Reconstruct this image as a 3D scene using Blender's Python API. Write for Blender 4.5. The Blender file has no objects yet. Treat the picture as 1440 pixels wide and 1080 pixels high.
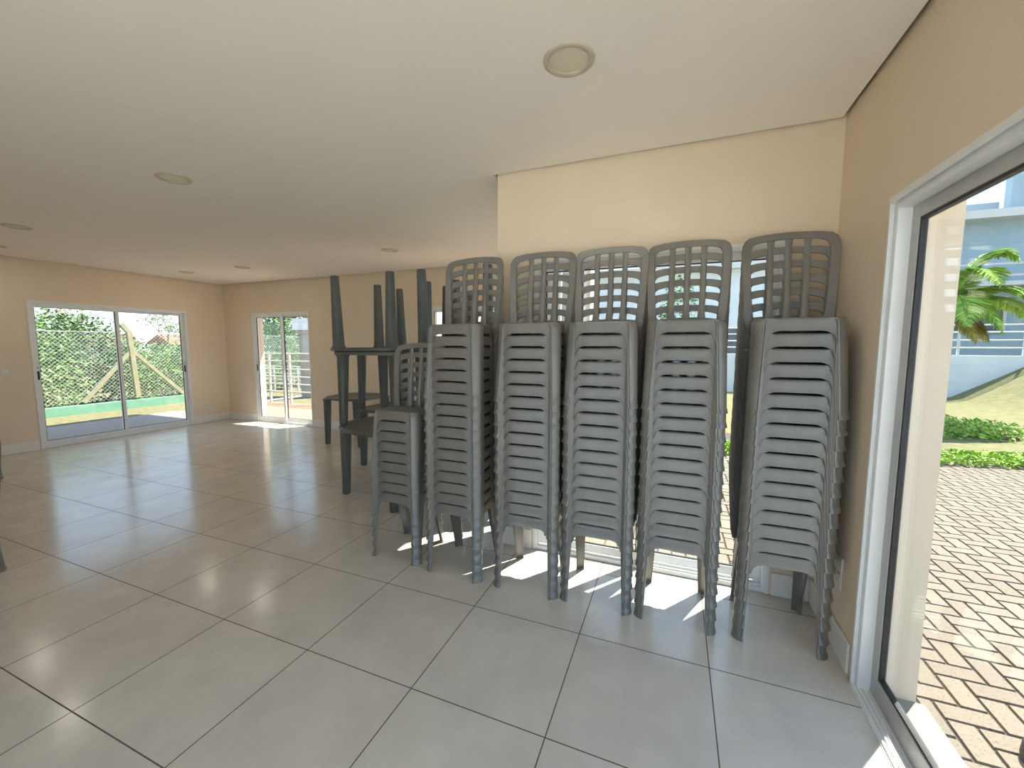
import bpy, bmesh, math, random
from mathutils import Vector, Matrix
random.seed(7)
C = bpy.context.scene.collection
PI = math.pi

# ------------------------------------------------------------------ materials
MATS = {}
def nodes(name):
    m = bpy.data.materials.new(name); m.use_nodes = True
    nt = m.node_tree; nt.nodes.clear()
    out = nt.nodes.new('ShaderNodeOutputMaterial')
    MATS[name] = m
    return m, nt, out
def principled(nt, out, **kw):
    b = nt.nodes.new('ShaderNodeBsdfPrincipled')
    for k, v in kw.items():
        b.inputs[k].default_value = v
    nt.links.new(b.outputs[0], out.inputs[0])
    return b
def N(nt, t, **kw):
    n = nt.nodes.new(t)
    for k, v in kw.items(): setattr(n, k, v)
    return n
def coords(nt, which='Object'):
    return N(nt, 'ShaderNodeTexCoord').outputs[which]
def noise_mat(name, c1, c2, scale=20., rough=.6, bump=0., bump_scale=None, spec=.5, detail=4., metallic=0., island=0.):
    m, nt, out = nodes(name)
    b = principled(nt, out, Roughness=rough, Metallic=metallic)
    b.inputs['Specular IOR Level'].default_value = spec
    tc = coords(nt)
    nz = N(nt, 'ShaderNodeTexNoise'); nz.inputs['Scale'].default_value = scale; nz.inputs['Detail'].default_value = detail
    nt.links.new(tc, nz.inputs['Vector'])
    r = N(nt, 'ShaderNodeValToRGB')
    r.color_ramp.elements[0].position = .3; r.color_ramp.elements[1].position = .7
    r.color_ramp.elements[0].color = (*c1, 1); r.color_ramp.elements[1].color = (*c2, 1)
    nt.links.new(nz.outputs['Fac'], r.inputs[0])
    col = r.outputs[0]
    if island:
        g = N(nt, 'ShaderNodeNewGeometry')
        hs = N(nt, 'ShaderNodeHueSaturation')
        mr = N(nt, 'ShaderNodeMapRange'); mr.inputs['To Min'].default_value = 1 - island; mr.inputs['To Max'].default_value = 1 + island
        nt.links.new(g.outputs['Random Per Island'], mr.inputs['Value'])
        nt.links.new(mr.outputs[0], hs.inputs['Value']); nt.links.new(col, hs.inputs['Color'])
        col = hs.outputs[0]
    nt.links.new(col, b.inputs['Base Color'])
    if bump:
        n2 = N(nt, 'ShaderNodeTexNoise'); n2.inputs['Scale'].default_value = bump_scale or scale; n2.inputs['Detail'].default_value = 3
        nt.links.new(tc, n2.inputs['Vector'])
        bp = N(nt, 'ShaderNodeBump'); bp.inputs['Strength'].default_value = bump; bp.inputs['Distance'].default_value = .01
        nt.links.new(n2.outputs['Fac'], bp.inputs['Height']); nt.links.new(bp.outputs[0], b.inputs['Normal'])
    return m

WALL = noise_mat('cream_wall_paint', (.735, .612, .465), (.765, .642, .49), 3., .8, .12, 90., .25)
OUTWALL = noise_mat('cream_render', (.66, .57, .44), (.72, .63, .50), 6., .9, .5, 60., .2)
CEIL = noise_mat('ceiling_paint', (.87, .82, .745), (.885, .835, .76), 2., .85, .05, 60., .25)
VOID = noise_mat('shadow_gap', (.10, .085, .06), (.12, .10, .07), 5., .9)
TRIM = noise_mat('white_trim', (.74, .72, .67), (.78, .76, .71), 6., .5)
WHITE = noise_mat('white_aluminium', (.74, .75, .75), (.79, .80, .80), 8., .38)
GREYALU = noise_mat('grey_aluminium', (.42, .42, .41), (.48, .48, .47), 8., .35)
BLACK = noise_mat('black_rubber', (.012, .012, .012), (.02, .02, .02), 20., .5)
PLASTIC = noise_mat('grey_chair_plastic', (.145, .136, .119), (.182, .172, .151), 9., .33, .03, 30., .85)
TABLEP = noise_mat('grey_table_plastic', (0.086, 0.092, 0.083), (0.109, 0.115, 0.103), 12., .42, .04, 140., .45)
RING = noise_mat('lamp_ring', (.52, .47, .36), (.56, .50, .39), 10., .45)
DIFF = noise_mat('lamp_diffuser', (.66, .62, .46), (.70, .66, .50), 10., .3)
SOCK = noise_mat('switch_plate', (.66, .63, .55), (.70, .67, .59), 10., .4)
CONC = noise_mat('sidewalk_concrete', (0.270, 0.232, 0.217), (0.345, 0.292, 0.270), 12., .9, .3, 80.)
POST = noise_mat('mossy_concrete', (0.312, 0.294, 0.180), (0.396, 0.372, 0.252), 9., .9, .4, 40.)
GREENW = noise_mat('green_painted_kerb', (0.150, 0.330, 0.225), (0.195, 0.390, 0.278), 5., .8, .2, 30.)
GRASS = noise_mat('dry_lawn', (.115, .105, .045), (.20, .175, .085), 9., .95, .9, 120.)
LAWN2 = noise_mat('green_lawn', (.125, .125, .045), (.205, .18, .075), 7., .95, .9, 120.)
LEAF = noise_mat('leaf_green', (0.070, 0.160, 0.030), (0.170, 0.300, 0.070), 1.2, .6, island=.45)
LEAFD = noise_mat('leaf_dark', (0.042, 0.108, 0.030), (0.120, 0.228, 0.072), 1.2, .6, island=.45)
LEAFP = noise_mat('leaf_pale', (0.176, 0.256, 0.080), (0.304, 0.336, 0.144), 1.5, .6, island=.4)
LEAFB = noise_mat('leaf_bright', (0.176, 0.336, 0.024), (0.320, 0.480, 0.048), 3., .55, island=.4)
LEAFY = noise_mat('leaf_yellow', (0.294, 0.266, 0.042), (0.385, 0.322, 0.070), 3., .55, island=.4)
BARK = noise_mat('bark', (0.112, 0.080, 0.056), (0.192, 0.152, 0.112), 14., .9, .5, 40.)
WIRE = noise_mat('galvanised_wire', (.50, .52, .48), (.60, .62, .58), 30., .5)
ROOFT = noise_mat('roof_tiles', (0.207, 0.090, 0.054), (0.261, 0.135, 0.081), 3., .9)
HOUSEW = noise_mat('house_render', (0.300, 0.280, 0.260), (0.360, 0.340, 0.315), 2., .9)
DECK = noise_mat('terracotta_deck', (0.322, 0.167, 0.105), (0.384, 0.217, 0.143), 6., .7)
RAIL = noise_mat('white_railing_paint', (0.546, 0.546, 0.532), (0.588, 0.588, 0.574), 10., .5)
BLUE = noise_mat('blue_grey_render', (.30, .40, .45), (.35, .45, .50), 2., .9)
BLUED = noise_mat('dark_blue_grey_render', (.22, .31, .36), (.26, .35, .40), 2., .9)
PALEB = noise_mat('pale_retaining_render', (.60, .64, .66), (.68, .72, .74), 2., .9)
WINDARK = noise_mat('dark_house_window', (.06, .08, .10), (.09, .11, .13), 3., .2)
BOUNCE = noise_mat('pale_bounce_ground', (.74, .70, .63), (.80, .76, .69), 5., .8)  # pale reflector colour for the added ground behind the camera
STONE = noise_mat('sill_stone', (0.190, 0.173, 0.145), (0.239, 0.219, 0.186), 70., .6, .1, 90.)
JOINT = noise_mat('paver_joint_sand', (.06, .05, .038), (.085, .07, .055), 40., .95)

def glass_mat():
    m, nt, out = nodes('window_glass')
    tr = N(nt, 'ShaderNodeBsdfTransparent'); tr.inputs[0].default_value = (.93, .95, .94, 1)
    gl = N(nt, 'ShaderNodeBsdfGlossy'); gl.inputs['Roughness'].default_value = 0.0
    lw = N(nt, 'ShaderNodeLayerWeight'); lw.inputs[0].default_value = .5
    pw = N(nt, 'ShaderNodeMath', operation='POWER'); nt.links.new(lw.outputs['Facing'], pw.inputs[0]); pw.inputs[1].default_value = 5.
    fr = N(nt, 'ShaderNodeMath', operation='MULTIPLY_ADD'); nt.links.new(pw.outputs[0], fr.inputs[0]); fr.inputs[1].default_value = .96; fr.inputs[2].default_value = .04
    mx = N(nt, 'ShaderNodeMixShader')
    nt.links.new(fr.outputs[0], mx.inputs[0]); nt.links.new(tr.outputs[0], mx.inputs[1]); nt.links.new(gl.outputs[0], mx.inputs[2])
    nt.links.new(mx.outputs[0], out.inputs[0])
    return m
GLASS = glass_mat()

def tile_mat():
    m, nt, out = nodes('floor_tiles')
    b = principled(nt, out)
    b.inputs['Specular IOR Level'].default_value = .5
    tc = coords(nt)
    br = N(nt, 'ShaderNodeTexBrick'); br.offset = 0.; br.squash = 1.
    br.inputs['Scale'].default_value = 1.
    br.inputs['Brick Width'].default_value = .6; br.inputs['Row Height'].default_value = .6
    br.inputs['Mortar Size'].default_value = .0026; br.inputs['Mortar Smooth'].default_value = .1
    br.inputs['Color1'].default_value = (.57, .525, .455, 1); br.inputs['Color2'].default_value = (.60, .555, .48, 1)
    br.inputs['Mortar'].default_value = (.10, .075, .05, 1)
    nt.links.new(tc, br.inputs['Vector'])
    nz = N(nt, 'ShaderNodeTexNoise'); nz.inputs['Scale'].default_value = 4.; nz.inputs['Detail'].default_value = 8; nz.inputs['Roughness'].default_value = .65
    nt.links.new(tc, nz.inputs['Vector'])
    mr = N(nt, 'ShaderNodeMapRange'); mr.inputs['From Min'].default_value = .3; mr.inputs['From Max'].default_value = .7
    mr.inputs['To Min'].default_value = .90; mr.inputs['To Max'].default_value = 1.08
    nt.links.new(nz.outputs['Fac'], mr.inputs['Value'])
    hs = N(nt, 'ShaderNodeHueSaturation'); nt.links.new(mr.outputs[0], hs.inputs['Value']); nt.links.new(br.outputs['Color'], hs.inputs['Color'])
    nt.links.new(hs.outputs[0], b.inputs['Base Color'])
    r2 = N(nt, 'ShaderNodeMapRange'); r2.inputs['To Min'].default_value = .17; r2.inputs['To Max'].default_value = .7
    nt.links.new(br.outputs['Fac'], r2.inputs['Value']); nt.links.new(r2.outputs[0], b.inputs['Roughness'])
    n2 = N(nt, 'ShaderNodeTexNoise'); n2.inputs['Scale'].default_value = 5.; n2.inputs['Detail'].default_value = 2
    nt.links.new(tc, n2.inputs['Vector'])
    inv = N(nt, 'ShaderNodeMath', operation='SUBTRACT'); nt.links.new(n2.outputs['Fac'], inv.inputs[0]); nt.links.new(br.outputs['Fac'], inv.inputs[1])
    bp = N(nt, 'ShaderNodeBump'); bp.inputs['Strength'].default_value = .12; bp.inputs['Distance'].default_value = .004
    nt.links.new(inv.outputs[0], bp.inputs['Height']); nt.links.new(bp.outputs[0], b.inputs['Normal'])
    return m
TILE = tile_mat()

def paver_mat():
    m, nt, out = nodes('speckled_pavers')
    b = principled(nt, out, Roughness=.9)
    tc = coords(nt)
    vo = N(nt, 'ShaderNodeTexNoise'); vo.inputs['Scale'].default_value = 110.; vo.inputs['Detail'].default_value = 3
    nt.links.new(tc, vo.inputs['Vector'])
    r = N(nt, 'ShaderNodeValToRGB')
    e = r.color_ramp.elements; e[0].position = .30; e[0].color = (.085, .06, .04, 1); e[1].position = .42; e[1].color = (.178, .143, .106, 1)
    e2 = r.color_ramp.elements.new(.7); e2.color = (.205, .168, .128, 1)
    nt.links.new(vo.outputs['Fac'], r.inputs[0])
    g = N(nt, 'ShaderNodeNewGeometry'); hs = N(nt, 'ShaderNodeHueSaturation')
    mr = N(nt, 'ShaderNodeMapRange'); mr.inputs['To Min'].default_value = .9; mr.inputs['To Max'].default_value = 1.08
    nt.links.new(g.outputs['Random Per Island'], mr.inputs['Value']); nt.links.new(mr.outputs[0], hs.inputs['Value'])
    nt.links.new(r.outputs[0], hs.inputs['Color']); nt.links.new(hs.outputs[0], b.inputs['Base Color'])
    return m
PAVER = paver_mat()

# ------------------------------------------------------------------ builders
class MB:
    def __init__(s): s.v = []; s.f = []
    def add(s, vs, fs):
        b = len(s.v); s.v += [tuple(v) for v in vs]; s.f += [tuple(b + i for i in f) for f in fs]; return s
    def box(s, x0, x1, y0, y1, z0, z1):
        return s.add([(x0,y0,z0),(x1,y0,z0),(x1,y1,z0),(x0,y1,z0),(x0,y0,z1),(x1,y0,z1),(x1,y1,z1),(x0,y1,z1)],
                     [(0,3,2,1),(4,5,6,7),(0,1,5,4),(1,2,6,5),(2,3,7,6),(3,0,4,7)])
    def bar(s, a, b, r, n=8, r2=None):
        a, b = Vector(a), Vector(b); r2 = r if r2 is None else r2
        d = (b - a).normalized(); u = d.orthogonal().normalized(); w = d.cross(u)
        vs = []
        for p, rr in ((a, r), (b, r2)):
            for i in range(n):
                t = 2*PI*i/n + PI/n
                vs.append(p + u*math.cos(t)*rr + w*math.sin(t)*rr)
        fs = [(i, (i+1) % n, n+(i+1) % n, n+i) for i in range(n)] + [tuple(range(n))[::-1], tuple(range(n, 2*n))]
        return s.add(vs, fs)
    def loft(s, rings, cap=True, closed=True):
        n = len(rings[0]); vs = [p for r in rings for p in r]; fs = []
        for k in range(len(rings)-1):
            for i in range(n if closed else n-1):
                j = (i+1) % n
                fs.append((k*n+i, k*n+j, (k+1)*n+j, (k+1)*n+i))
        if cap: fs += [tuple(range(n))[::-1], tuple(range((len(rings)-1)*n, len(rings)*n))]
        return s.add(vs, fs)
    def mesh(s, name, mat, smooth=None, solid=0., bevel=0.):
        me = bpy.data.meshes.new(name)
        me.from_pydata(s.v, [], s.f); me.update()
        bm = bmesh.new(); bm.from_mesh(me)
        if bevel:
            bmesh.ops.bevel(bm, geom=bm.edges[:], offset=bevel, segments=1, affect='EDGES', clamp_overlap=True)
        if solid:
            bmesh.ops.solidify(bm, geom=bm.faces[:], thickness=solid)
        bmesh.ops.recalc_face_normals(bm, faces=bm.faces[:])
        bm.to_mesh(me); bm.free()
        if smooth is not None:
            me.polygons.foreach_set('use_smooth', [True]*len(me.polygons))
            me.set_sharp_from_angle(angle=math.radians(smooth))
        me.materials.append(mat)
        return me
    def obj(s, name, mat, parent=None, smooth=None, solid=0., bevel=0.):
        return link(name, s.mesh(name, mat, smooth, solid, bevel), parent)
def link(name, me, parent=None, loc=(0,0,0)):
    o = bpy.data.objects.new(name, me); C.objects.link(o)
    if parent is not None: o.parent = parent
    o.location = loc
    return o
def empty(name, loc=(0,0,0), rz=0.):
    o = bpy.data.objects.new(name, None); C.objects.link(o); o.location = loc; o.rotation_euler = (0,0,rz); o.empty_display_size = .1
    return o
def tag(o, label, cat, group=None, kind=None):
    o['label'] = label; o['category'] = cat
    if group: o['group'] = group
    if kind: o['kind'] = kind
    return o
def struct(o): o['kind'] = 'structure'; return o
def copy_tree(o, parent=None):
    c = o.copy(); C.objects.link(c); c.parent = parent
    for ch in o.children: copy_tree(ch, c)
    return c

# ------------------------------------------------------------------ room shell
ZC = 2.635
XL, XR, YF, YB, XS, YS = -4.85, 4.18, 4.10, 1.35, 2.22, -2.9     # left, right, far, back(recess), side, south
XRO = 4.39
DOORH = 2.047
def wall(name, axis, p0, p1, a0, a1, openings):
    m = MB(); top = 2.80
    def seg(u0, u1, z0, z1):
        if u1 - u0 < 1e-4: return
        if axis == 'x': m.box(u0, u1, p0, p1, z0, z1)
        else: m.box(p0, p1, u0, u1, z0, z1)
    u = a0
    for (o0, o1, zt) in sorted(openings):
        seg(u, o0, -.12, top); seg(o0, o1, zt, top); seg(o0, o1, -.12, -.02); u = o1
    seg(u, a1, -.12, top)
    return struct(m.obj(name, WALL))
O_LEFT = (1.467, 3.412, 2.060)
O_FAR1 = (-4.045, -2.64, DOORH)
O_FAR2 = (-.13, 1.305, DOORH)
O_SIDE = (1.62, 3.95, 2.52)
O_BACK = (2.51, 3.95, 2.030)
O_RIGHT = (-2.7, .735, 2.03)
O_SOUTH = [(1.0, 4.14, 2.60)]  # unseen opening behind the camera, added and sized to light the room
wall('wall_left', 'y', XL-.20, XL, YS-.2, YF+.2, [O_LEFT])
wall('wall_far', 'x', YF, YF+.2, XL, XS+.15, [O_FAR1, O_FAR2])
wall('wall_side', 'y', XS, XS+.15, YB, YF, [O_SIDE])
wall('wall_back', 'x', YB, YB+.15, XS+.15, XR, [O_BACK])
wall('wall_right', 'y', XR, XRO, YS-.2, YB+.15, [O_RIGHT])
wall('wall_front', 'x', YS-.2, YS, XL, XR, O_SOUTH)

m = MB(); m.box(XL, XS+.02, YS, YF, -.12, 0); m.box(XS+.02, XR, YS, YB, -.12, 0)
for (y0, y1, _) in (O_LEFT,): m.box(XL-.2, XL, y0, y1, -.02, -.0005)
for (x0, x1, _) in (O_FAR1, O_FAR2): m.box(x0, x1, YF, YF+.2, -.02, -.0005)
m.box(XS+.02, XS+.15, O_SIDE[0], O_SIDE[1], -.02, -.0005)
m.box(O_BACK[0], O_BACK[1], YB, YB+.15, -.02, -.0005)
for (x0, x1, _) in O_SOUTH: m.box(x0, x1, YS-.2, YS, -.02, -.0005)
struct(m.obj('floor', TILE))
m = MB(); g = .022
m.box(XL+g, XS-g, YS+g, YF-g, ZC, ZC+.02); m.box(XS-g, XR-g, YS+g, YB-g, ZC, ZC+.02)
struct(m.obj('ceiling', CEIL))
m = MB(); m.box(XL-.3, XS+.25, YS-.3, YF+.3, 2.80, 2.95); m.box(XS+.25, XRO+.1, YS-.3, YB+.25, 2.80, 2.95)
struct(m.obj('ceiling_slab', VOID))
struct(MB().box(XR+.075, XRO+.03, O_RIGHT[0], O_RIGHT[1], -.06, -.012).obj('trim_1', STONE, bevel=.004))     # stone sill outside the door

struct(MB().box(-6.95, XL-.31, -6, 5.25, 2.80, 2.95).obj('ceiling_shade_left', OUTWALL))  # unseen slab added to shade the sidewalk and the left window
struct(MB().box(XL-.30, XS+.15, YF+.31, YF+.80, 2.80, 2.95).obj('ceiling_shade_far', OUTWALL))  # unseen overhang added to shorten the sun patch at the far window
# baseboards
BH, BT = .14, .013
def base(name, segs):
    m = MB()
    for (x0, x1, y0, y1) in segs:
        m.box(x0, x1, y0, y1, 0.0005, BH)
    return struct(m.obj(name, TRIM, bevel=.003))
base('baseboard_left', [(XL+.0005, XL+BT, YS+.02, O_LEFT[0]-.03), (XL+.0005, XL+BT, O_LEFT[1]+.03, YF-.001)])
base('baseboard_far', [(XL+BT+.001, O_FAR1[0]-.03, YF-BT, YF-.0005), (O_FAR1[1]+.03, O_FAR2[0]-.03, YF-BT, YF-.0005), (O_FAR2[1]+.03, XS-BT-.001, YF-BT, YF-.0005)])
base('baseboard_back', [(XS, O_BACK[0]-.03, YB-BT, YB-.0005), (O_BACK[1]+.03, XR-BT-.001, YB-BT, YB-.0005)])
base('baseboard_side', [(XS-BT, XS-.0005, YB-BT, O_SIDE[0]-.03), (XS-BT, XS-.0005, O_SIDE[1]+.03, YF-BT-.001)])
base('baseboard_right', [(XR-BT, XR-.0005, O_RIGHT[1]+.055, YB-.001), (XR-BT, XR-.0005, YS+.02, O_RIGHT[0]-.03)])

# ------------------------------------------------------------------ sliding windows
def sliding(name, axis, plane, out, o, n=2, frame=.017, depth=.10, sash=.043, trim=.016, alu=WHITE, handles=True):
    """sliding glazed door: inner face of the wall at `plane`, `out` = +1/-1 towards the outside."""
    u0, u1, zt = o
    root = struct(empty(name, (0,0,0)))
    def B(m, a0, a1, d0, d1, z0, z1):
        p0, p1 = sorted((plane + out*d0, plane + out*d1))
        if axis == 'x': m.box(a0, a1, p0, p1, z0, z1)
        else: m.box(p0, p1, a0, a1, z0, z1)
    m = MB()     # frame with its flange on the wall
    B(m, u0-trim, u0+.004, -.008, .0, 0.001, zt+trim); B(m, u1-.004, u1+trim, -.008, .0, 0.001, zt+trim); B(m, u0, u1, -.008, .0, zt-.004, zt+trim)
    B(m, u0, u0+frame, 0, depth, 0.001, zt); B(m, u1-frame, u1, 0, depth, 0.001, zt)
    B(m, u0+frame, u1-frame, 0, depth, zt-frame, zt); B(m, u0+frame, u1-frame, 0, depth, 0.001, .03)
    for d in (.012, .05, .088): B(m, u0+frame, u1-frame, d-.004, d+.004, .03, .042)
    m.obj('frame', alu, root, bevel=.0015)
    w = (u1 - u0 - 2*frame + (n-1)*sash) / n
    for k in range(n):
        a0 = u0 + frame + k*(w - sash); a1 = a0 + w
        d0 = .018 if k % 2 == 0 else .056; d1 = d0 + .026
        z0, z1 = .044, zt - frame - .004
        m = MB()
        B(m, a0, a0+sash, d0, d1, z0, z1); B(m, a1-sash, a1, d0, d1, z0, z1)
        B(m, a0+sash, a1-sash, d0, d1, z1-sash, z1); B(m, a0+sash, a1-sash, d0, d1, z0, z0+sash+.012)
        s = m.obj('sash', alu, root, bevel=.0015)
        m = MB(); gk = .006; q0, q1 = a0+sash, a1-sash; r0, r1 = z0+sash+.012, z1-sash
        e0, e1 = d0+.006, d1-.006
        B(m, q0, q0+gk, e0, e1, r0, r1); B(m, q1-gk, q1, e0, e1, r0, r1); B(m, q0+gk, q1-gk, e0, e1, r0, r0+gk); B(m, q0+gk, q1-gk, e0, e1, r1-gk, r1)
        m.obj('gasket', BLACK, s)
        m = MB(); B(m, q0+.002, q1-.002, d0+.010, d0+.015, r0+.002, r1-.002); m.obj('glass_pane', GLASS, s)
        if handles and (k == 0 or k == n-1):
            h = a0+.5*sash if k == 0 else a1-.5*sash
            m = MB(); B(m, h-.009, h+.009, d0-.012, d0, .98, 1.10); B(m, h-.006, h+.006, d0-.006, d0, 1.14, 1.155)
            m.obj('latch', BLACK, s, bevel=.002)
    return root
sliding('window_1', 'y', XL, -1, O_LEFT)
sliding('window_2', 'x', YF, 1, O_FAR1)
sliding('window_3', 'x', YF, 1, O_FAR2)
sliding('window_4', 'y', XS, 1, O_SIDE)
sliding('window_5', 'x', YB, 1, O_BACK)
for i, o in enumerate(O_SOUTH): sliding('window_%d' % (6+i), 'x', YS, -1, o)  # unseen south glazing, added to let daylight in

# right-hand door: wide sliding leaves, the nearest one on the outer track
u0, u1, zt = O_RIGHT
root = struct(empty('door_1'))
m = MB()
m.box(XR-.010, XR, u1-.004, u1+.022, .001, zt+.022); m.box(XR-.010, XR, u0-.022, u0+.004, .001, zt+.022); m.box(XR-.010, XR, u0, u1, zt-.004, zt+.022)
m.box(XR-.016, XR-.010, u1-.010, u1+.006, .001, zt+.006); m.box(XR-.016, XR-.010, u0, u1-.010, zt-.010, zt+.006)
m.box(XR, XR+.075, u1-.03, u1, .001, zt); m.box(XR, XR+.075, u0, u0+.03, .001, zt); m.box(XR, XR+.075, u0+.03, u1-.03, zt-.035, zt)
m.obj('frame', WHITE, root, bevel=.002)
m = MB(); m.box(XR-.02, XR+.075, u0, u1-.0, -.02, .004)
for k in range(6): m.box(XR-.016+k*.0165, XR-.010+k*.0165, u0, u1-.004, .004, .012)
m.obj('floor_track', WHITE, root)
def leaf(y0, y1, x0, handle_side):
    s, gk = .05, .011
    z0, z1 = .014, zt-.036
    m = MB(); d = .028
    m.box(x0, x0+d, y0, y0+s, z0, z1); m.box(x0, x0+d, y1-s, y1, z0, z1); m.box(x0, x0+d, y0+s, y1-s, z1-s, z1); m.box(x0, x0+d, y0+s, y1-s, z0, z0+s+.035)
    o = m.obj('sash', GREYALU, root, bevel=.002)
    r0, r1 = z0+s+.035, z1-s
    m = MB(); a, b = x0+.004, x0+.024
    m.box(a, b, y0+s, y0+s+gk, r0, r1); m.box(a, b, y1-s-gk, y1-s, r0, r1); m.box(a, b, y0+s+gk, y1-s-gk, r0, r0+gk); m.box(a, b, y0+s+gk, y1-s-gk, r1-gk, r1)
    m.obj('gasket', BLACK, o)
    MB().box(x0+.012, x0+.017, y0+s+.002, y1-s-.002, r0+.002, r1-.002).obj('glass_pane', GLASS, o)
    h = y1-.5*s if handle_side > 0 else y0+.5*s
    MB().box(x0-.018, x0, h-.011, h+.011, .95, 1.12).obj('latch', BLACK, o, bevel=.003)
leaf(u1-.03-1.72, u1-.03, XR+.044, -1)
leaf(u0+.03, u0+.03+1.72, XR+.008, 1)

# ------------------------------------------------------------------ downlights, switches, sockets
def lathe(m, prof, n=40, c=(0,0,0)):
    rings = [[(c[0]+r*math.cos(2*PI*i/n), c[1]+r*math.sin(2*PI*i/n), c[2]+z) for i in range(n)] for r, z in prof]
    return m.loft(rings, cap=False)
lights = [(2.955, .40, 'large round recessed ceiling light above the chair stacks'),
          (.085, .55, 'round recessed ceiling light over the open floor, second nearest'),
          (-2.70, .72, 'round recessed ceiling light toward the left wall, in the near row'),
          (.10, 2.89, 'round recessed ceiling light above the stacked tables'),
          (-3.95, 2.96, 'small round recessed ceiling light nearest the far left corner'),
          (-2.70, 3.00, 'round recessed ceiling light in front of the narrow far window'),
          (-4.10, .99, 'round recessed ceiling light cut by the left picture edge')]
proto = None
for x, y, lab in lights:
    if proto is None:
        t = proto = empty('ceiling_light', (x, y, ZC))
        m = MB(); lathe(m, [(.078, .004), (.080, -.004), (.086, -.0075), (.098, -.0075), (.105, -.003), (.106, -.0002)]); m.obj('ring', RING, t, smooth=40)
        m = MB(); lathe(m, [(.0005, -.0015), (.05, -.0015), (.074, -.001), (.079, .0)]); m.obj('diffuser', DIFF, t, smooth=40)
    else:
        t = copy_tree(proto); t.location = (x, y, ZC)
    tag(t, lab, 'ceiling light', 'recessed ceiling lights')
def plate(name, label, cat, M, w, h, kind):
    """wall plate; M maps local (x right, y up, z out of the wall) to the world"""
    t = empty(name); t.matrix_world = M
    MB().box(-w/2, w/2, -h/2, h/2, 0.0008, .009).obj('cover', SOCK, t, bevel=.003)
    if kind == 'switch':
        for dx in (-.017, .017): MB().box(dx-.013, dx+.013, -.022, .022, .0092, .013).obj('rocker', WHITE, t, bevel=.002)
    else:
        for dx in (-.022, .022):
            m = MB()
            for q in (-.009, 0, .009): m.bar((dx+q, 0, .0092), (dx+q, 0, .0105), .003, 8)
            m.obj('outlet', BLACK, t)
    return tag(t, label, cat)
def wallM(pos, right, normal):
    r, n = Vector(right), Vector(normal); u = n.cross(r)
    return Matrix(((r.x,u.x,n.x,pos[0]),(r.y,u.y,n.y,pos[1]),(r.z,u.z,n.z,pos[2]),(0,0,0,1)))
plate('light_switch', 'white switch plate on cream wall left of the wide sliding window', 'light switch', wallM((XL, 1.195, 1.112), (0,1,0), (1,0,0)), .10, .115, 'switch')
plate('wall_socket', 'white double socket low on left wall beside the corner', 'wall socket', wallM((XL, 3.712, .315), (0,1,0), (1,0,0)), .13, .10, 'socket')
plate('wall_socket', 'white socket plate low on right wall behind the nearest stack', 'wall socket', wallM((XR, .985, .385), (0,-1,0), (-1,0,0)), .10, .16, 'socket')

# ------------------------------------------------------------------ monobloc chair
H = .455
FW, RW = .178, .166          # half widths of the shell under the leg tops
def fX(z): return .1845 + .0135*(1 - z/H) + .0048*max(0, 1-z/.026)**.5
def fY(z): return -.164 - .034*(1 - z/H) - .0048*max(0, 1-z/.026)**.5
def rX(z): return .166 + .006*(1 - z/H) + .003*max(0, 1-z/.030)**.6
def rY(z): return .090 + .098*(1 - z/H)
def lerp(a, b, t): return a + (b-a)*t
def front_leg(s):
    m = MB(); rings = []
    zs = [.4545, .450, .440, .42, .39, .36, .32, .27, .21, .15, .09, .045, .027, .0255, .022, .012, .004, .0]
    for z in zs:
        t = 1 - z/H
        X = fX(z); Y = fY(z)
        if z > .43:                      # rounded shoulder
            q = (z-.43)/.0245; dx = .016*q*q; dy = .010*q*q
            X -= dx; Y += dy
        c = lerp(.043, .034, t); xi = lerp(.133, .153, t)
        xi = min(xi, X-c-.007)
        sd = lerp(.040, .012, min(1, t*1.4))
        pts = [(xi, Y+.010), (xi+.0015, Y+.001), (xi+.003, Y), (X-c-.003, Y), (X-c-.0005, Y+.006), (X-c+.003, Y+.0035), (X-c*.62, Y+c*.22), (X-c*.28, Y+c*.52), (X-.003, Y+c*.86), (X, Y+c), (X, Y+c+sd)]
        rings.append([(s*a, b, z) for a, b in pts])
    m.loft(rings, cap=False, closed=False)
    return m.mesh('leg', PLASTIC, 40, .0015)
def rear_leg(s):
    m = MB(); rings = []
    for z in [.450, .43, .40, .36, .30, .22, .14, .07, .03, .02, .01, .0]:
        t = 1 - z/H
        X = rX(z); Y = rY(z); c = lerp(.034, .028, t); xi = lerp(.105, .132, t)
        sd = lerp(.040, .008, min(1, t*1.4))
        pts = [(xi, Y-.008), (xi+.002, Y), (X-c, Y), (X-c*.5, Y-c*.28), (X, Y-c), (X, Y-c-sd)]
        rings.append([(s*a, b, z) for a, b in pts])
    m.loft(rings, cap=False, closed=False)
    return m.mesh('leg', PLASTIC, 40, .0015)
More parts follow.
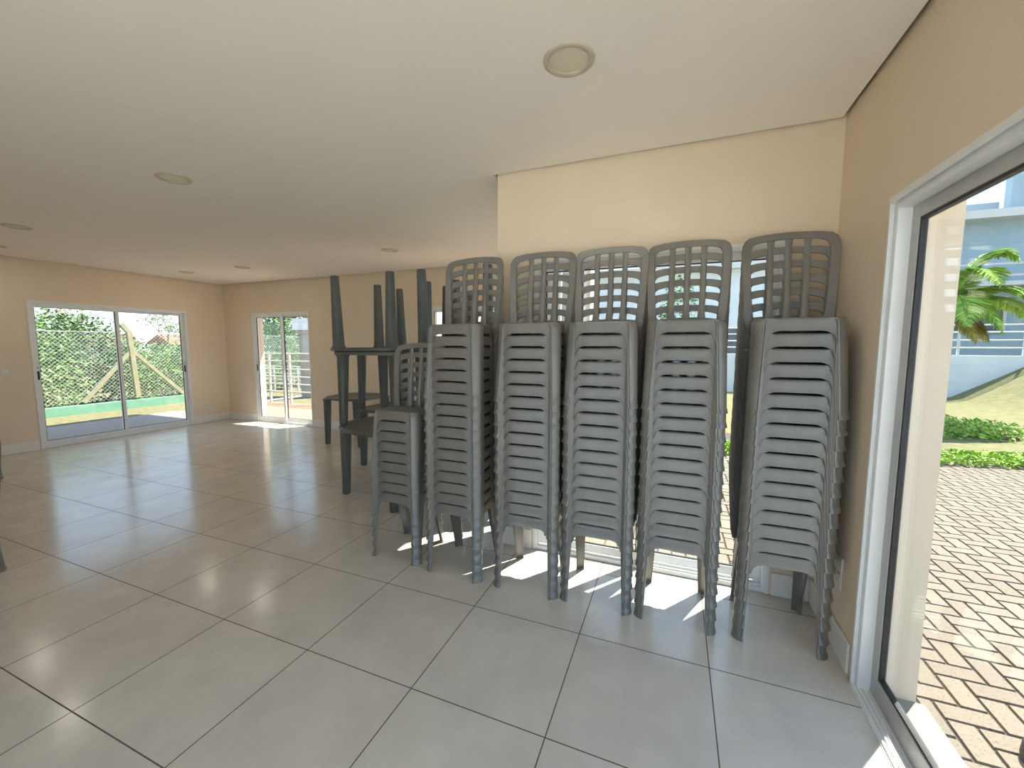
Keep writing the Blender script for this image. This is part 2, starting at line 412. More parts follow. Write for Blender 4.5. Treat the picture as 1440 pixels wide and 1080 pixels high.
def seat_mesh():
    # outline counter-clockwise: front (-y) edge first
    ol = []; n = 36
    for i in range(n+1): ol.append((lerp(-.140, .140, i/n), -.1575, 'f', i/n))
    for i in range(1, 5): ol.append((lerp(.140, .180, i/5), lerp(-.1575, -.120, (i/5)**1.3), 'c', 0))
    ns = 12
    for i in range(ns+1): ol.append((lerp(.181, .164, i/ns), lerp(-.118, .060, i/ns), 's', i/ns))
    for i in range(1, 4): ol.append((lerp(.164, .134, i/4), lerp(.060, .088, (i/4)**.8), 'c', 0))
    for i in range(n+1): ol.append((lerp(.132, -.132, i/n), .089, 'r', i/n))
    for i in range(1, 4): ol.append((-lerp(.134, .164, i/4), lerp(.088, .060, (i/4)**1.2), 'c', 0))
    for i in range(ns+1): ol.append((-lerp(.164, .181, i/ns), lerp(.060, -.118, i/ns), 's', i/ns))
    for i in range(1, 5): ol.append((-lerp(.180, .140, i/5), lerp(-.120, -.1575, (i/5)**.77), 'c', 0))
    def depth(p):
        k, t = p[2], p[3]
        if k == 'c': return .062
        e = abs(2*t-1)                      # 0 centre .. 1 leg
        mid = {'f': .0550, 's': .050, 'r': .046}[k]
        if k == 'f':
            ee = min(1, max(0, (e*.140-.076)/(.1315-.076)))
            return mid + .052*(1 - math.sqrt(max(0, 1-ee**2.2)))
        ee = max(0, (e-.50)/.50)
        return mid + .045*(1 - math.sqrt(max(0, 1-ee*ee)))
    cx, cy = 0, -.04
    rings = []
    for sc, dz in ((.02, -.010), (.35, -.0095), (.7, -.006), (.9, -.001), (.955, .0), (.985, -.0022)):
        rings.append([(cx+(p[0]-cx)*sc, cy+(p[1]-cy)*sc, H+dz) for p in ol])
    for f in (0.10, .3, .55, .78, .92, 1.0):
        r = []
        for p in ol:
            d = depth(p)*f; k = p[2]
            ox = oy = 0
            if k == 'f':
                ee = max(0, (abs(2*p[3]-1)-.55)/.45)
                oy = -.098*d + .004*ee*ee*(3-2*ee)*(1-f)**.5 - .002*max(0, (f-.75)/.25)
            elif k == 'r': oy = .20*d
            elif k == 's': ox = math.copysign(.028*d, p[0])
            r.append((p[0]+ox, p[1]+oy, H-.004-d))
        rings.append(r)
    m = MB(); m.loft(rings, cap=False)
    m.add(rings[0], [tuple(range(len(ol)))])
    return m.mesh('seat', PLASTIC, 50, .0018)
def back_pt(x, v):
    """point of the curved, leaning back sheet: x across, v up from the seat"""
    u = max(-1.2, min(1.2, x/.215))
    return (x, .092 + .135*v + .022*(1-u*u), H + v)
def path_outer(t):
    pts = [(-.186, -.050), (-.196, .0), (-.2015, .08), (-.2075, .18), (-.2125, .28), (-.2155, .36), (-.2125, .398), (-.202, .424), (-.182, .4405), (-.13, .4515), (-.065, .4575), (0, .4595)]
    return pts + [(-a, b) for a, b in pts[::-1][1:]]
def path_inner(t):
    pts = [(-.140, -.050), (-.153, .0), (-.1625, .08), (-.170, .18), (-.1755, .28), (-.178, .345), (-.1755, .375), (-.168, .397), (-.153, .4095), (-.115, .4195), (-.06, .426), (0, .4285)]
    return pts + [(-a, b) for a, b in pts[::-1][1:]]
def backrest_mesh():
    po, pi = path_outer(0), path_inner(0); m = MB(); rings = []
    for f in (0, .06, .5, .94, 1):
        rg = []
        for a, b in zip(po, pi):
            x, v = lerp(a[0], b[0], f), lerp(a[1], b[1], f)
            p = back_pt(x, v); dy = .004 if f in (0, 1) else 0.
            rg.append((p[0], p[1]+dy, p[2]))
        rings.append(rg)
    m.loft(rings, cap=False, closed=False)
    return m.mesh('backrest', PLASTIC, 50, .0035)
def slat_mesh(x0):
    m = MB(); rows = []
    for v in (-.03, 0, .03, .07, .12, .18, .25, .32, .37, .41, .432):
        w = .0145 + .010*max(0, 1-max(0, v)/.10)**1.5 + .006*max(0, (v-.40)/.03)
        xc = x0*(1 + .05*v/.4)
        row = []
        for f in (-1, -.85, 0, .85, 1):
            p = back_pt(xc + f*w, v); row.append((p[0], p[1]+(.003 if abs(f) == 1 else .0005), p[2]))
        rows.append(row)
    m.loft(rows, cap=False, closed=False)
    return m.mesh('slat', PLASTIC, 50, .0035)
CH = dict(seat=seat_mesh(), back=backrest_mesh(), fl=front_leg(-1), fr=front_leg(1), rl=rear_leg(-1), rr=rear_leg(1), slats=[slat_mesh(x) for x in (-.078, 0, .078)])
def build_chair():
    t = empty('plastic_chair')
    link('seat', CH['seat'], t)
    for k in ('fl', 'fr', 'rl', 'rr'): link('leg', CH[k], t)
    b = link('backrest', CH['back'], t)
    for s in CH['slats']: link('slat', s, b)
    return t
ORD = ['', 'topmost', 'second', 'third', 'fourth', 'fifth', 'sixth', 'seventh', 'eighth', 'ninth', 'tenth', 'eleventh', 'twelfth', 'thirteenth', 'fourteenth', 'fifteenth', 'sixteenth']
PITCH = .0713
stacks = [(3.924, 1.044, 17, 'the stack beside the right wall', 'chairs stacked beside the right wall', .0006, 0.0),
          (3.446, 1.032, 17, 'the second stack from the right wall', 'chairs in the second stack from the right wall', .0003, -.012),
          (3.028, 1.030, 17, 'the third stack from the right wall', 'chairs in the third stack from the right wall', 0., 0.),
          (2.612, 1.012, 17, 'the fourth stack from the right wall', 'chairs in the fourth stack from the right wall', 0., .01),
          (2.134, 1.000, 17, 'the tall stack beside the short stack', 'chairs in the tall stack beside the short stack', 0., -.02),
          (1.664, 1.030, 9, 'the short stack by the tables', 'chairs in the short stack by the tables', 0., -.02)]
chair = build_chair(); first = True
for (x, y, n, where, grp, lean, rz) in stacks:
    for k in range(n):
        t = chair if first else copy_tree(chair)
        first = False
        t.location = (x + lean*k + random.uniform(-.0008, .0008), y, PITCH*k)
        t.rotation_euler = (0, 0, rz)
        r = n - k
        if r == 1: lab = 'grey plastic chair, topmost of ' + where
        elif k == 0: lab = 'grey plastic chair on the floor, bottom of ' + where
        elif r <= 16 and r <= (n+1)//2: lab = 'grey plastic chair, %s from the top of %s' % (ORD[r], where)
        else: lab = 'grey plastic chair, %s from the bottom of %s' % (ORD[k+1], where)
        tag(t, lab, 'chair', grp)
t = copy_tree(chair); t.location = (-.795, -.372, 0); t.rotation_euler = (0, 0, -PI/2)
tag(t, 'grey plastic chair leg on the tiles at the left picture edge, nearer one', 'chair', 'loose chairs at the left edge')
t = copy_tree(chair); t.location = (-3.60, .46, 0); t.rotation_euler = (0, 0, PI/2)
tag(t, 'grey plastic chair at the left picture edge near the far left wall', 'chair', 'loose chairs at the left edge')

# ------------------------------------------------------------------ plastic tables
TH = .705
def superring(hx, hy, z, n=56, e=3.2):
    r = []
    for i in range(n):
        a = 2*PI*i/n; c, s = math.cos(a), math.sin(a)
        k = (abs(c)**e + abs(s)**e)**(-1/e)
        r.append((hx*k*c, hy*k*s, z))
    return r
def table_top_mesh(h, e):
    m = MB(); R = lambda k, z: superring(h-k, h-k, z, 56, e)
    rings = [superring(.02,.02,TH-.004), R(.045,TH-.004), R(.03,TH), R(.009,TH), R(0,TH-.006), R(0,TH-.032), R(.008,TH-.032), R(.010,TH-.010), superring(.02,.02,TH-.012)]
    m.loft(rings, cap=True)
    for a in range(-3, 4):
        q = h*.72
        m.box(a*h*.24-.002, a*h*.24+.002, -q, q, TH-.026, TH-.011); m.box(-q, q, a*h*.24-.002, a*h*.24+.002, TH-.026, TH-.011)
    return m.mesh('table_top', TABLEP, 40)
def table_leg_mesh(sx, sy, off0):
    rings = []
    for z, w, off in ((TH-.027, .060, .0), (TH-.042, .060, .0), (TH-.054, .051, .0), (TH-.25, .046, .003), (TH-.5, .040, .007), (.02, .036, .010), (.004, .035, .010), (.0, .031, .010)):
        rings.append([(sx*(off0+off) + x, sy*(off0+off-.012) + y, zz) for x, y, zz in superring(w, w, z, 20, 2.6)])
    m = MB(); m.loft(rings); return m.mesh('leg', TABLEP, 40)
TABKIND = {}
def table(x, y, z, flip, label, rz=0., kind='small'):
    if kind not in TABKIND:
        h, e, off = {'small': (.445, 3.0, .305), 'mid': (.40, 3.2, .30), 'large': (.52, 2.4, .365)}[kind]
        t = empty('plastic_table'); link('table_top', table_top_mesh(h, e), t)
        for a in (-1, 1):
            for b in (-1, 1): link('leg', table_leg_mesh(a, b, off), t)
        TABKIND[kind] = t
    else: t = copy_tree(TABKIND[kind])
    t.location = (x, y, z + (TH if flip else 0)); t.rotation_euler = (PI if flip else 0, 0, rz)
    return tag(t, label, 'table', 'stacked plastic tables')
S = TH + .001
table(.87, 1.965, 0, False, 'dark grey plastic table on the floor carrying two more tables, left of short stack', math.radians(-15), 'large')
table(.755, 1.985, S, False, 'upright grey plastic table standing on another table, under the legs-up table', .01)
table(.710, 1.985, 2*S, True, 'legs-up grey plastic table, leftmost of those turned upside down', .01)
table(.20, 2.85, 0, False, 'grey plastic table on the floor behind the front table column', 0, 'mid')
table(.20, 2.85, S, False, 'upright grey plastic table on a second table behind the front column', 0, 'mid')
table(1.03, 2.85, 0, False, 'lower grey plastic table hidden behind the short stack and front tables', 0, 'mid')
table(1.03, 2.85, S, False, 'middle grey plastic table behind the short stack, below an upturned table', 0, 'mid')
table(.72, 2.94, 2*S, True, 'upturned grey plastic table in the back row with legs against the wall', 0, 'mid')
table(1.80, 2.02, 0, False, 'grey plastic table on the floor behind the tall stack beside the short stack', 0, 'mid')
table(1.675, 2.00, S, False, 'upright grey plastic table midway up behind the topmost chair of the short stack')
table(1.665, 2.00, 2*S, True, 'legs-up grey plastic table right of the leftmost upturned one')
table(-1.07, 3.52, 0, False, 'lone dark grey plastic table farthest back by the far wall', 0, 'mid')

# ------------------------------------------------------------------ outside: ground
CELL = .0953
def pavers():
    m = MB(); X0, Y0 = 4.479, .727
    for i in range(-26, 46):
        for j in range(-47, 62):
            k = (i + j) % 4
            if k == 0: a, b = 2, 1
            elif k == 2: a, b = 1, 2
            else: continue
            x0, y0 = X0+i*CELL, Y0+j*CELL; x1, y1 = x0+a*CELL, y0+b*CELL
            if y1 - .17*x1 > 4.60: continue
            if y0 < 1.53:
                if x1 < 4.44: continue
                x0 = max(x0, 4.421)
            if x0 < 2.40: continue
            if x0 > 8.6 or y0 < YS-.18: continue
            g = .0035; z = -.045 + random.uniform(-.001, .001)
            e = .004
            m.add([(x0+g, y0+g, z-.02), (x1-g, y0+g, z-.02), (x1-g, y1-g, z-.02), (x0+g, y1-g, z-.02),
                   (x0+g+e, y0+g+e, z), (x1-g-e, y0+g+e, z), (x1-g-e, y1-g-e, z), (x0+g+e, y1-g-e, z)],
                  [(4,5,6,7), (0,1,5,4), (1,2,6,5), (2,3,7,6), (3,0,4,7)])
    return m.obj('ground_pavers', PAVER)
struct(pavers())
m = MB(); m.box(2.38, 9.2, YS-.19, 6.6, -.14, -.056); struct(m.obj('ground_bedding', JOINT))
def grid_ground(name, x0, x1, y0, y1, nx, ny, h, mat):
    vs = [(lerp(x0,x1,i/nx), lerp(y0,y1,j/ny), h(lerp(x0,x1,i/nx), lerp(y0,y1,j/ny))) for j in range(ny+1) for i in range(nx+1)]
    fs = [(j*(nx+1)+i, j*(nx+1)+i+1, (j+1)*(nx+1)+i+1, (j+1)*(nx+1)+i) for j in range(ny) for i in range(nx)]
    return struct(MB().add(vs, fs).obj(name, mat, smooth=60))
def sst(a, b, x):
    t = max(0, min(1, (x-a)/(b-a))); return t*t*(3-2*t)
def bank(x, y):
    return -.07 + sst(10.0, 14.0, y)*max(0, (x-10.6))*.62*(1-sst(12.6, 18, x)*.5) + random.uniform(-.006, .006)
grid_ground('ground_lawn', 2.4, 40, 4.5, 40, 90, 90, lambda x, y: bank(x, y) if y < 15 else -.1, LAWN2)
struct(MB().box(-8, 12, -16, YS-.2, -.12, -.03).obj('ground_bounce', BOUNCE))  # unseen pale ground, added to bounce sunlight onto ceiling and back wall
# left side
grid_ground('ground_lawn_left', -9.3, -7.45, -8, 16, 8, 60, lambda x, y: -.10, GRASS)
m = MB(); m.box(-7.5, XL-.2, -8, 4.55, -.16, -.08); struct(m.obj('ground_sidewalk', CONC))
m = MB(); m.box(-7.45, -1.0, 4.55, 6.62, -.17, -.088); m.box(-1.0, 2.37, 4.3, 6.62, -.17, -.088); m.box(XL-.2, -1.0, 4.3, 4.55, -.17, -.088)
struct(m.obj('ground_deck', DECK))
grid_ground('ground_garden', -7.44, 2.38, 6.62, 40, 30, 60, lambda x, y: -.14, GRASS)
grid_ground('ground_field', -120, -9.3, -60, 90, 6, 6, lambda x, y: -.3 - .0*(x+9), GRASS)

# ------------------------------------------------------------------ outside: plants
def foliage(blobs, n, size, fill=.55, flat=0.):
    m = MB(); wts = [a*b*c for (_, (a, b, c)) in blobs]; tot = sum(wts)
    for (c, r), w in zip(blobs, wts):
        for _ in range(int(n*w/tot)):
            while True:
                d = Vector((random.gauss(0,1), random.gauss(0,1), random.gauss(0,1)))
                if d.length > .01: break
            d.normalize(); q = random.uniform(fill, 1.08)
            p = Vector((c[0]+d.x*r[0]*q, c[1]+d.y*r[1]*q, c[2]+d.z*r[2]*q))
            a = Vector((random.gauss(0,1), random.gauss(0,1), random.gauss(0,.6))).normalized()
            b = a.orthogonal().normalized(); b.rotate(Matrix.Rotation(random.uniform(0, 6.28), 3, a)); nn = a.cross(b)
            s = size*random.uniform(.6, 1.35)
            l, wd = a*s, b*s*.42
            m.add([p-l*.5, p+wd*.5+nn*s*.08, p+l*.5, p-wd*.5+nn*s*.08], [(0,1,2,3)])
    return m
def branchy(m, p, d, r, ln, lev, tips):
    q = p + d*ln; m.bar(p, q, r, 6, r*.7)
    if lev == 0: tips.append(q); return
    for _ in range(3 if lev > 1 else 2):
        dd = (d + Vector((random.uniform(-.7,.7), random.uniform(-.7,.7), random.uniform(-.1,.5)))).normalized()
        branchy(m, q - d*ln*random.uniform(0,.3), dd, r*.62, ln*random.uniform(.6,.85), lev-1, tips)
def shrub(name, label, cat, loc, blobs, n, size, mat, group=None, trunk=True, fill=.55):
    t = empty(name, loc)
    foliage(blobs, n, size, fill).obj('foliage', mat, t)
    if trunk:
        m = MB(); c = blobs[0][0]
        for (c, r) in blobs[:3]:
            m.bar((c[0]*.3, c[1]*.3, -.02), (c[0], c[1], c[2]), .05, 7, .02)
        m.obj('trunk', BARK, t)
    return tag(t, label, cat, group)
G2 = 'trees and bushes behind the wire fence'
shrub('bush', 'tall leafy green bush filling the left pane of the wide window', 'bush', (-11.2, 2.2, -.3),
      [((0,0,1.3),(1.1,1.7,1.6)), ((.2,1.2,1.0),(.9,1.1,1.4)), ((-.1,-1.0,1.9),(1.0,1.3,1.4)), ((0,.3,2.5),(.8,1.1,.9))], 11000, .14, LEAF, G2)
shrub('bush', 'dark green bush behind the concrete fence post', 'bush', (-12.6, 5.2, -.3),
      [((0,0,1.3),(.9,1.2,1.3)), ((-.2,-.9,1.4),(.9,.9,1.35)), ((0,1.0,1.0),(.8,.9,1.0))], 6500, .14, LEAFD, G2)
shrub('bush', 'lower hedge-like bush behind the fence in the right pane of the wide window', 'bush', (-11.0, 7.3, -.3),
      [((0,0,.9),(1.0,1.5,1.05)), ((0,1.4,.9),(1.0,1.4,1.05)), ((0,-1.2,.8),(.8,1.0,1.0))], 8000, .12, LEAF, G2)
shrub('bush', 'pale dry bush low against the fence in the left pane', 'bush', (-9.75, 2.5, -.3),
      [((0,0,.6),(.32,1.5,.75)), ((0,-1.0,.7),(.32,1.0,.85))], 3500, .10, LEAFP, G2)
def tree(label, loc, h, mat, nleaf, leaf, group, lev=3):
    t = empty('tree', loc); m = MB(); tips = []
    branchy(m, Vector((0,0,-.1)), Vector((.05,.02,1)).normalized(), .055, h*.40, lev, tips)
    m.obj('trunk', BARK, t)
    foliage([((p.x,p.y,p.z),(.5,.6,.35)) for p in tips], nleaf, leaf, .1).obj('foliage', mat, t)
    return tag(t, label, 'tree', group)
tree('sparse tree with thin branches against the sky above the wire fence', (-15.2, 5.6, -.3), 3.1, LEAFP, 2200, .09, G2)
tree('thin tree rising behind the low hedge in the right window pane', (-14.9, 8.9, -.3), 3.0, LEAFP, 1700, .09, G2)
tree('leafy tree above the tall bush at the left of the wide window', (-14.0, 2.6, -.3), 3.6, LEAFP, 3500, .11, G2)
# beyond the far windows
G3 = 'garden trees seen through the far windows'
shrub('tree', 'tall bright green tree seen in the left leaf of the narrow window', 'tree', (-11.6, 10.2, -.14),
      [((0,0,2.2),(.9,.8,2.0)), ((.2,.1,1.2),(1.1,.8,1.3))], 7000, .14, LEAF, G3)
shrub('tree', 'dark green tree behind the pale pillar seen through the narrow window', 'tree', (-14.4, 13.6, -.14),
      [((0,0,2.4),(1.0,1.0,1.4)), ((-.6,.2,1.2),(.9,.9,1.2))], 5000, .16, LEAFD, G3)
shrub('hedge', 'long low hedge beyond the white balcony railing', 'hedge', (-10.6, 12.0, -.14),
      [((0,0,.5),(2.6,.6,.85)), ((2.6,0,.4),(1.6,.6,.7))], 5000, .12, LEAFD, G3)
shrub('hedge', 'green hedge seen between the stacked tables and short window', 'hedge', (-1.0, 9.5, -.14),
      [((0,0,.8),(3.4,.7,1.2))], 5000, .14, LEAF, G3)
# right-hand garden
def lowhedge(label, pts, w, h, n, size, mat, z0=-.06):
    """a clipped strip of leaves following pts"""
    m = MB(); segs = list(zip(pts[:-1], pts[1:])); L = [math.dist(a, b) for a, b in segs]; tot = sum(L)
    for (a, b), l in zip(segs, L):
        d = Vector((b[0]-a[0], b[1]-a[1], 0)).normalized(); nrm = Vector((-d.y, d.x, 0))
        for _ in range(int(n*l/tot)):
            u = random.uniform(0, l); v = random.uniform(-.5, .5)*w; z = z0 + h*(1 - .45*abs(2*v/w)**3)*math.sqrt(random.uniform(.04, 1))
            p = Vector((a[0], a[1], 0)) + d*u + nrm*v + Vector((0, 0, z))
            q = Vector((random.gauss(0,1), random.gauss(0,1), random.gauss(.3,.6))).normalized()
            b2 = q.orthogonal().normalized(); b2.rotate(Matrix.Rotation(random.uniform(0, 6.28), 3, q)); nn = q.cross(b2)
            s = size*random.uniform(.6, 1.3)
            m.add([p-q*s*.5, p+b2*s*.28+nn*s*.08, p+q*s*.5, p-b2*s*.28+nn*s*.08], [(0,1,2,3)])
    return m.obj('hedge', mat)
tag(lowhedge('', [(3.0, 4.95), (6.7, 5.66), (7.6, 5.82), (9.5, 6.2)], .55, .15, 9000, .06, LEAFB), 'low clipped green hedge edging the herringbone paving', 'hedge')
t = empty('ground_cover', (8.0, 8.2, -.06))
foliage([((0,0,.06),(1.05,.75,.20)), ((-.9,-.1,.06),(.9,.7,.18))], 9000, .07, .2).obj('foliage', LEAFB, t)
MB().box(-1.1, .7, -.4, .4, -.05, .03).obj('soil', BARK, t, bevel=.02)
tag(t, 'rounded bed of bright yellow-green ground cover on the lawn', 'plant')
# palm
def palm():
    t = empty('palm_tree', (8.15, 9.0, -.06))
    m = MB(); pts = [Vector((0,0,0)), Vector((.02,0,.8)), Vector((.05,.02,1.6)), Vector((.06,.02,2.25))]
    for a, b, r, r2 in zip(pts[:-1], pts[1:], (.13,.10,.085), (.10,.085,.06)): m.bar(a, b, r, 12, r2)
    m.obj('trunk', BARK, t, smooth=40)
    top = pts[-1]
    # azimuth, reach, rise, drop, yellowing
    fr = [(-.25, .80, 2.7, 1.9, 0), (-.1, .62, 2.5, 1.6, 0), (-.55, 1.05, 1.35, 1.35, 0), (-.3, 1.2, 1.5, 1.6, 0), (.1, 1.35, 1.0, 1.35, 0), (-.9, .75, .75, 1.25, 0), (-.2, .55, -.1, .55, 1), (-1.0, .45, .1, .75, 1),
          (.7, 1.0, 1.6, 1.7, 0), (1.4, 1.2, 1.1, 1.4, 0), (2.2, 1.1, 1.5, 1.6, 0), (3.0, 1.2, 1.0, 1.4, 0), (3.8, 1.0, 1.7, 1.8, 0), (4.5, 1.1, 1.1, 1.5, 0), (5.1, .8, 2.2, 1.9, 0)]
    for (az, R, up, dn, yel) in fr:
        m = MB(); d = Vector((math.cos(az), math.sin(az), 0)); p = top.copy(); prev = p.copy(); n = 30
        side = Vector((-d.y, d.x, 0))
        for k in range(1, n+1):
            s = k/n
            p = top + d*(R*s) + Vector((0, 0, up*s - dn*s*s))
            tg = (p - prev).normalized(); sd = side; nr = sd.cross(tg)
            m.bar(prev, p, .014*(1-.7*s), 5)
            fl = .46*math.sin(PI*min(1, .16+s*.80))
            for sg in (-1, 1):
                for off in (0, .33, .66):
                    q = prev.lerp(p, off)
                    tip = q + sd*sg*fl*.8 + tg*fl*.5 - nr*fl*.05 + Vector((0,0,-fl*.28+random.uniform(-.05,.05)))
                    w = tg*.026
                    mid = q.lerp(tip, .45) + Vector((0,0,.02))
                    m.add([q, mid-w, tip, mid+w], [(0,1,2,3)])
            prev = p.copy()
        m.obj('frond', LEAFY if yel else LEAFB, t)
    return tag(t, 'young palm with arching green fronds in front of the blue-grey building', 'palm tree')
palm()

# ------------------------------------------------------------------ outside: fence, kerb
XFN = -9.15
struct(MB().box(XFN-.10, XFN+.10, -6, 8.1, -.30, .10).obj('wall_green_kerb', GREENW))
t = empty('wire_fence', (XFN, 4.67, .15))
def fence_rel(y, z): return (0, y-4.67, z-.15)
def slab(m, a, b, w, d):
    a, b = Vector(a), Vector(b); dr = (b-a).normalized(); sx = Vector((1,0,0)); sy = dr.cross(sx).normalized()
    m.loft([[p + sx*d*i + sy*w*j for i, j in ((-.5,-.5),(.5,-.5),(.5,.5),(-.5,.5))] for p in (a, b)])
m = MB(); slab(m, fence_rel(4.68,.15), fence_rel(4.60,1.80), .10, .10); slab(m, fence_rel(4.60,1.78), fence_rel(4.46,1.98), .09, .09)
m.obj('post', POST, t)
m = MB(); slab(m, (.0, 3.66-4.67, .0), (.0, 4.60-4.67, 1.30-.15), .075, .075); m.obj('brace', POST, t)
m = MB(); slab(m, (.0, 5.70-4.67, .0), (.0, 4.66-4.67, 1.30-.15), .075, .075); m.obj('brace', POST, t)
for py in (1.6, 7.6):
    m = MB(); slab(m, fence_rel(py,.15), fence_rel(py,1.80), .10, .10); slab(m, fence_rel(py,1.78), fence_rel(py-.12,1.98), .09, .09); m.obj('post', POST, t)
m = MB(); hgt = 1.62; y0, y1 = -5.0, 8.0; stp = .085
k = y0 - hgt
while k < y1:
    for sg in (1, -1):
        a0, a1 = (k, k+hgt) if sg > 0 else (k+hgt, k)
        za, zb = 0., hgt
        # clip to y0..y1
        pa, pb = Vector((.03, a0, za)), Vector((.03, a1, zb))
        if min(a0, a1) < y0 or max(a0, a1) > y1:
            lo, hi = y0, y1; ts = []
            t0, t1 = 0., 1.
            dyy = a1-a0
            ta, tb = sorted(((lo-a0)/dyy, (hi-a0)/dyy)); t0, t1 = max(0, ta), min(1, tb)
            if t1 <= t0: continue
            pa, pb = pa.lerp(pb, t0), pa.lerp(pb, t1)
        m.bar(pa, pb, .0028, 3)
    k += stp
m.bar((.03, y0, hgt), (.03, y1, hgt), .004, 4)
m.obj('wire_mesh', WIRE, t)
tag(t, 'chain-link fence with bent-top concrete post and two slanting braces', 'fence')

# second railing / balcony beyond narrow far window
def railing(name, label, x0, x1, y, z0, rails, posts, r=.016, cat='railing', group=None, axis='x'):
    t = empty(name, (x0, y, z0))
    f = (lambda u, z: (u-x0, 0, z-z0))
    for z in rails:
        MB().bar(f(x0, z), f(x1, z), r, 8).obj('rail', RAIL, t, smooth=60)
    for p in posts:
        MB().box(p-x0-.025, p-x0+.025, -.025, .025, 0, rails[0]-z0).obj('post', RAIL, t)
    return tag(t, label, cat, group)
railing('balcony_railing', 'white metal railing with horizontal bars along the terracotta deck', -7.4, 2.2, 6.57, -.09,
        [1.246, 1.045, .83, .63, .43, .23], [-7.38, -6.87, -6.11, -5.2, -4.3, -3.4, -2.5, -1.6, -.7, .2, 1.1, 2.0])
railing('garden_railing', 'second white railing farther off behind the deck railing', -10.5, -3.0, 8.6, -.14,
        [.75, .52, .3], [-10.4, -9.3, -8.2, -7.1, -6.0, -4.9, -3.8])
t = empty('garden_pillar', (-7.0, 8.1, -.14))
MB().box(-.24, .24, -.22, .22, 0, 1.95).obj('shaft', HOUSEW, t)
MB().box(-.30, .30, -.28, .28, 1.95, 2.06).obj('capital', HOUSEW, t)
MB().box(-.36, .36, -.34, .34, 2.06, 2.40).obj('beam_end', PALEB, t)
tag(t, 'pale square garden pillar with stepped capital beyond the railing', 'pillar')
# wire fence bent post near the narrow window
t = empty('fence_post', (-8.3, 9.4, -.14))
m = MB(); slab(m, (0,0,0), (0,0,1.75), .09, .09); slab(m, (0,0,1.74), (-.22,0,1.98), .08, .08); m.obj('shaft', POST, t)
tag(t, 'bent-top concrete post behind the white deck railing', 'post')

# distant houses beyond the hedge
hs = [(-62, 21, 4, 4, 1.9, .2), (-64, 28, 5, 4, 1.9, -.15), (-60, 34, 4, 4, 1.8, .1), (-76, 14, 6, 5, 2.1, .2)]
labs = ['distant red-roofed house seen left of the thin tree', 'distant red-roofed house in the middle of the far row', 'distant house with orange tiles, nearest of the far row',
        'far tiled-roof house mostly behind bushes']
for (x, y, w, d, h, rz), lab in zip(hs, labs):
    t = empty('house', (x, y, -.3), rz)
    MB().box(-d/2, d/2, -w/2, w/2, 0, h).obj('wall', HOUSEW, t)
    m = MB(); e = .4
    m.add([(-d/2-e,-w/2-e,h),(d/2+e,-w/2-e,h),(d/2+e,w/2+e,h),(-d/2-e,w/2+e,h),(0,-w/2-e,h+1.3),(0,w/2+e,h+1.3)], [(0,1,4),(2,3,5),(1,2,5,4),(3,0,4,5),(0,3,2,1)])
    m.obj('roof', ROOFT, t)
    for q in (-w/4, w/4): MB().box(d/2, d/2+.04, q-.5, q+.5, .9, 2.0).obj('window', WINDARK, t)
    tag(t, lab, 'house', 'distant houses on the skyline')

# retaining wall and building beyond the right-hand lawn
struct(MB().box(2.6, 30, 14.0, 14.3, -.3, 1.20).obj('wall_retaining', PALEB))
railing('wall_railing', 'white metal railing on top of the pale retaining wall', 2.7, 30, 14.12, 1.2, [2.05, 1.85, 1.63, 1.42], [2.75+1.35*i for i in range(20)], .02)
t = empty('building', (12.2, 22, -.1))
MB().box(-1.5, 24, 0, 8, 0, 6.7).obj('facade', BLUE, t)
MB().box(-2.0, 24, -.7, 8, 6.66, 6.98).obj('fascia', RAIL, t)
MB().box(.4, 3.35, .2, 5, 6.98, 7.45).obj('parapet', BLUED, t)
MB().box(3.9, 14, .6, 1.0, 6.98, 13.5).obj('tower', BLUE, t)
for k in range(4):
    MB().box(2.2+k*2.6, 3.7+k*2.6, -.05, .02, 2.2, 3.5).obj('window', WINDARK, t)
    f = MB(); x0, x1, z0, z1 = 2.1+k*2.6, 3.8+k*2.6, 2.1, 3.6
    f.box(x0, x1, -.08, -.02, z0, z0+.1); f.box(x0, x1, -.08, -.02, z1-.1, z1); f.box(x0, x0+.1, -.08, -.02, z0+.1, z1-.1); f.box(x1-.1, x1, -.08, -.02, z0+.1, z1-.1); f.box((x0+x1)/2-.04, (x0+x1)/2+.04, -.08, -.02, z0+.1, z1-.1)
    f.obj('window_frame', RAIL, t)
b = MB()
for z in (4.3, 4.75): b.box(1.0, 20, -1.0, -.94, z, z+.08)
b.obj('balcony_rail', RAIL, t)
MB().box(1.0, 20, -1.0, 0, 3.95, 4.12).obj('balcony_slab', RAIL, t)
tag(t, 'large blue-grey building with white fascia behind the palm', 'building')

t = empty('house', (3.2, 20.5, -.1))
MB().box(-6.5, 5.2, 0, 7, 0, 5.1).obj('wall', PALEB, t)
MB().box(-6.8, 5.5, -.4, 7.3, 5.1, 5.35).obj('roof', RAIL, t)
for q in (-4.6, -1.2, 2.4):
    w_ = MB().box(q-.7, q+.7, -.04, .02, 1.2, 2.4).obj('window', WINDARK, t)
tag(t, 'pale flat-roofed house seen through the window behind the tall stacks', 'house')
shrub('tree', 'small garden tree seen through the back of the second stack from the right wall', 'tree', (3.45, 11.2, -.07),
      [((0,0,2.2),(.55,.5,1.2)), ((.3,.1,1.5),(.5,.5,.7))], 1800, .13, LEAF)
t = empty('dark_object', (4.706, .598, -.046))  # unidentified dark shape, built as a small black dome
m = MB(); lathe(m, [(.068, 0), (.070, .02), (.066, .06), (.052, .09), (.028, .108), (.0005, .112)], 28); m.obj('dome', BLACK, t, smooth=60)
tag(t, 'black rounded object cut by the right picture edge on the paving', 'unidentified object')

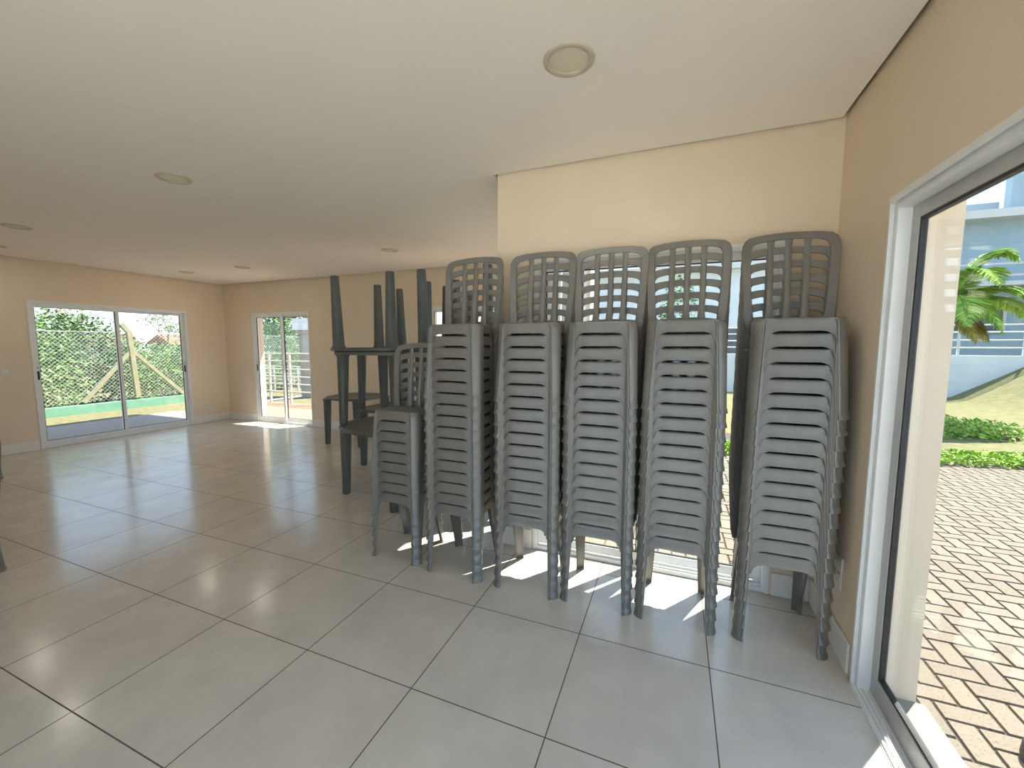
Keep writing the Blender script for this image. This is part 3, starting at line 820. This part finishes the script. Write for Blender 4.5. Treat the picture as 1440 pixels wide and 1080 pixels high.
# ------------------------------------------------------------------ light
SUN_DIR = Vector((-.6, -.8, -math.tan(math.radians(62.5)))).normalized()
L = bpy.data.lights.new('sun', 'SUN'); L.energy = 9.; L.angle = math.radians(.53); L.color = (1., .95, .86)
so = bpy.data.objects.new('sun', L); C.objects.link(so); so.rotation_euler = SUN_DIR.to_track_quat('-Z', 'Y').to_euler(); so.location = (8, 12, 20)

w = bpy.data.worlds.new('sky'); bpy.context.scene.world = w; w.use_nodes = True
nt = w.node_tree; nt.nodes.clear()
out = nt.nodes.new('ShaderNodeOutputWorld'); bg = nt.nodes.new('ShaderNodeBackground'); nt.links.new(bg.outputs[0], out.inputs[0])
tc = nt.nodes.new('ShaderNodeTexCoord'); sp = nt.nodes.new('ShaderNodeSeparateXYZ'); nt.links.new(tc.outputs['Generated'], sp.inputs[0])
rp = nt.nodes.new('ShaderNodeValToRGB'); nt.links.new(sp.outputs['Z'], rp.inputs[0])
e = rp.color_ramp.elements
e[0].position = 0.; e[0].color = (.86, .89, .95, 1); e[1].position = 1.; e[1].color = (.40, .60, .95, 1)
k = rp.color_ramp.elements.new(.14); k.color = (.55, .74, 1., 1)
nt.links.new(rp.outputs[0], bg.inputs[0]); bg.inputs[1].default_value = 1.15

FILL = 1.0  # weak fill added below the ceiling lights, which are themselves off
for i, (x, y, lab) in enumerate(lights):
    a = bpy.data.lights.new('fill_light', 'AREA'); a.shape = 'DISK'; a.size = .15; a.energy = FILL; a.color = (1., .93, .82)
    o = bpy.data.objects.new('fill_light', a); C.objects.link(o); o.location = (x, y, ZC-.012)

# ------------------------------------------------------------------ camera
cam = bpy.data.cameras.new('camera'); co = bpy.data.objects.new('camera', cam); C.objects.link(co)
cam.sensor_fit = 'HORIZONTAL'; cam.sensor_width = 36.; cam.lens = 575.08/1440*36; cam.clip_start = .02; cam.clip_end = 400
R = ((.92927831, .36937804, .00129706), (-.03598277, .08702931, .99555569), (-.36762353, .92519498, -.0941657))
co.matrix_world = Matrix(((R[0][0], R[1][0], -R[2][0], 3.402696), (R[0][1], R[1][1], -R[2][1], -1.353594), (R[0][2], R[1][2], -R[2][2], 1.469514), (0,0,0,1)))
sc = bpy.context.scene; sc.camera = co
sc.view_settings.view_transform = 'Standard'; sc.view_settings.look = 'None'; sc.view_settings.gamma = 1.; sc.view_settings.use_curve_mapping = False
sc.view_settings.exposure = 1.10
sc.cycles.max_bounces = 12; sc.cycles.diffuse_bounces = 8; sc.cycles.glossy_bounces = 4; sc.cycles.transparent_max_bounces = 24
sc.cycles.use_denoising = True; sc.cycles.caustics_reflective = True; sc.cycles.blur_glossy = .3; sc.cycles.sample_clamp_indirect = 6.
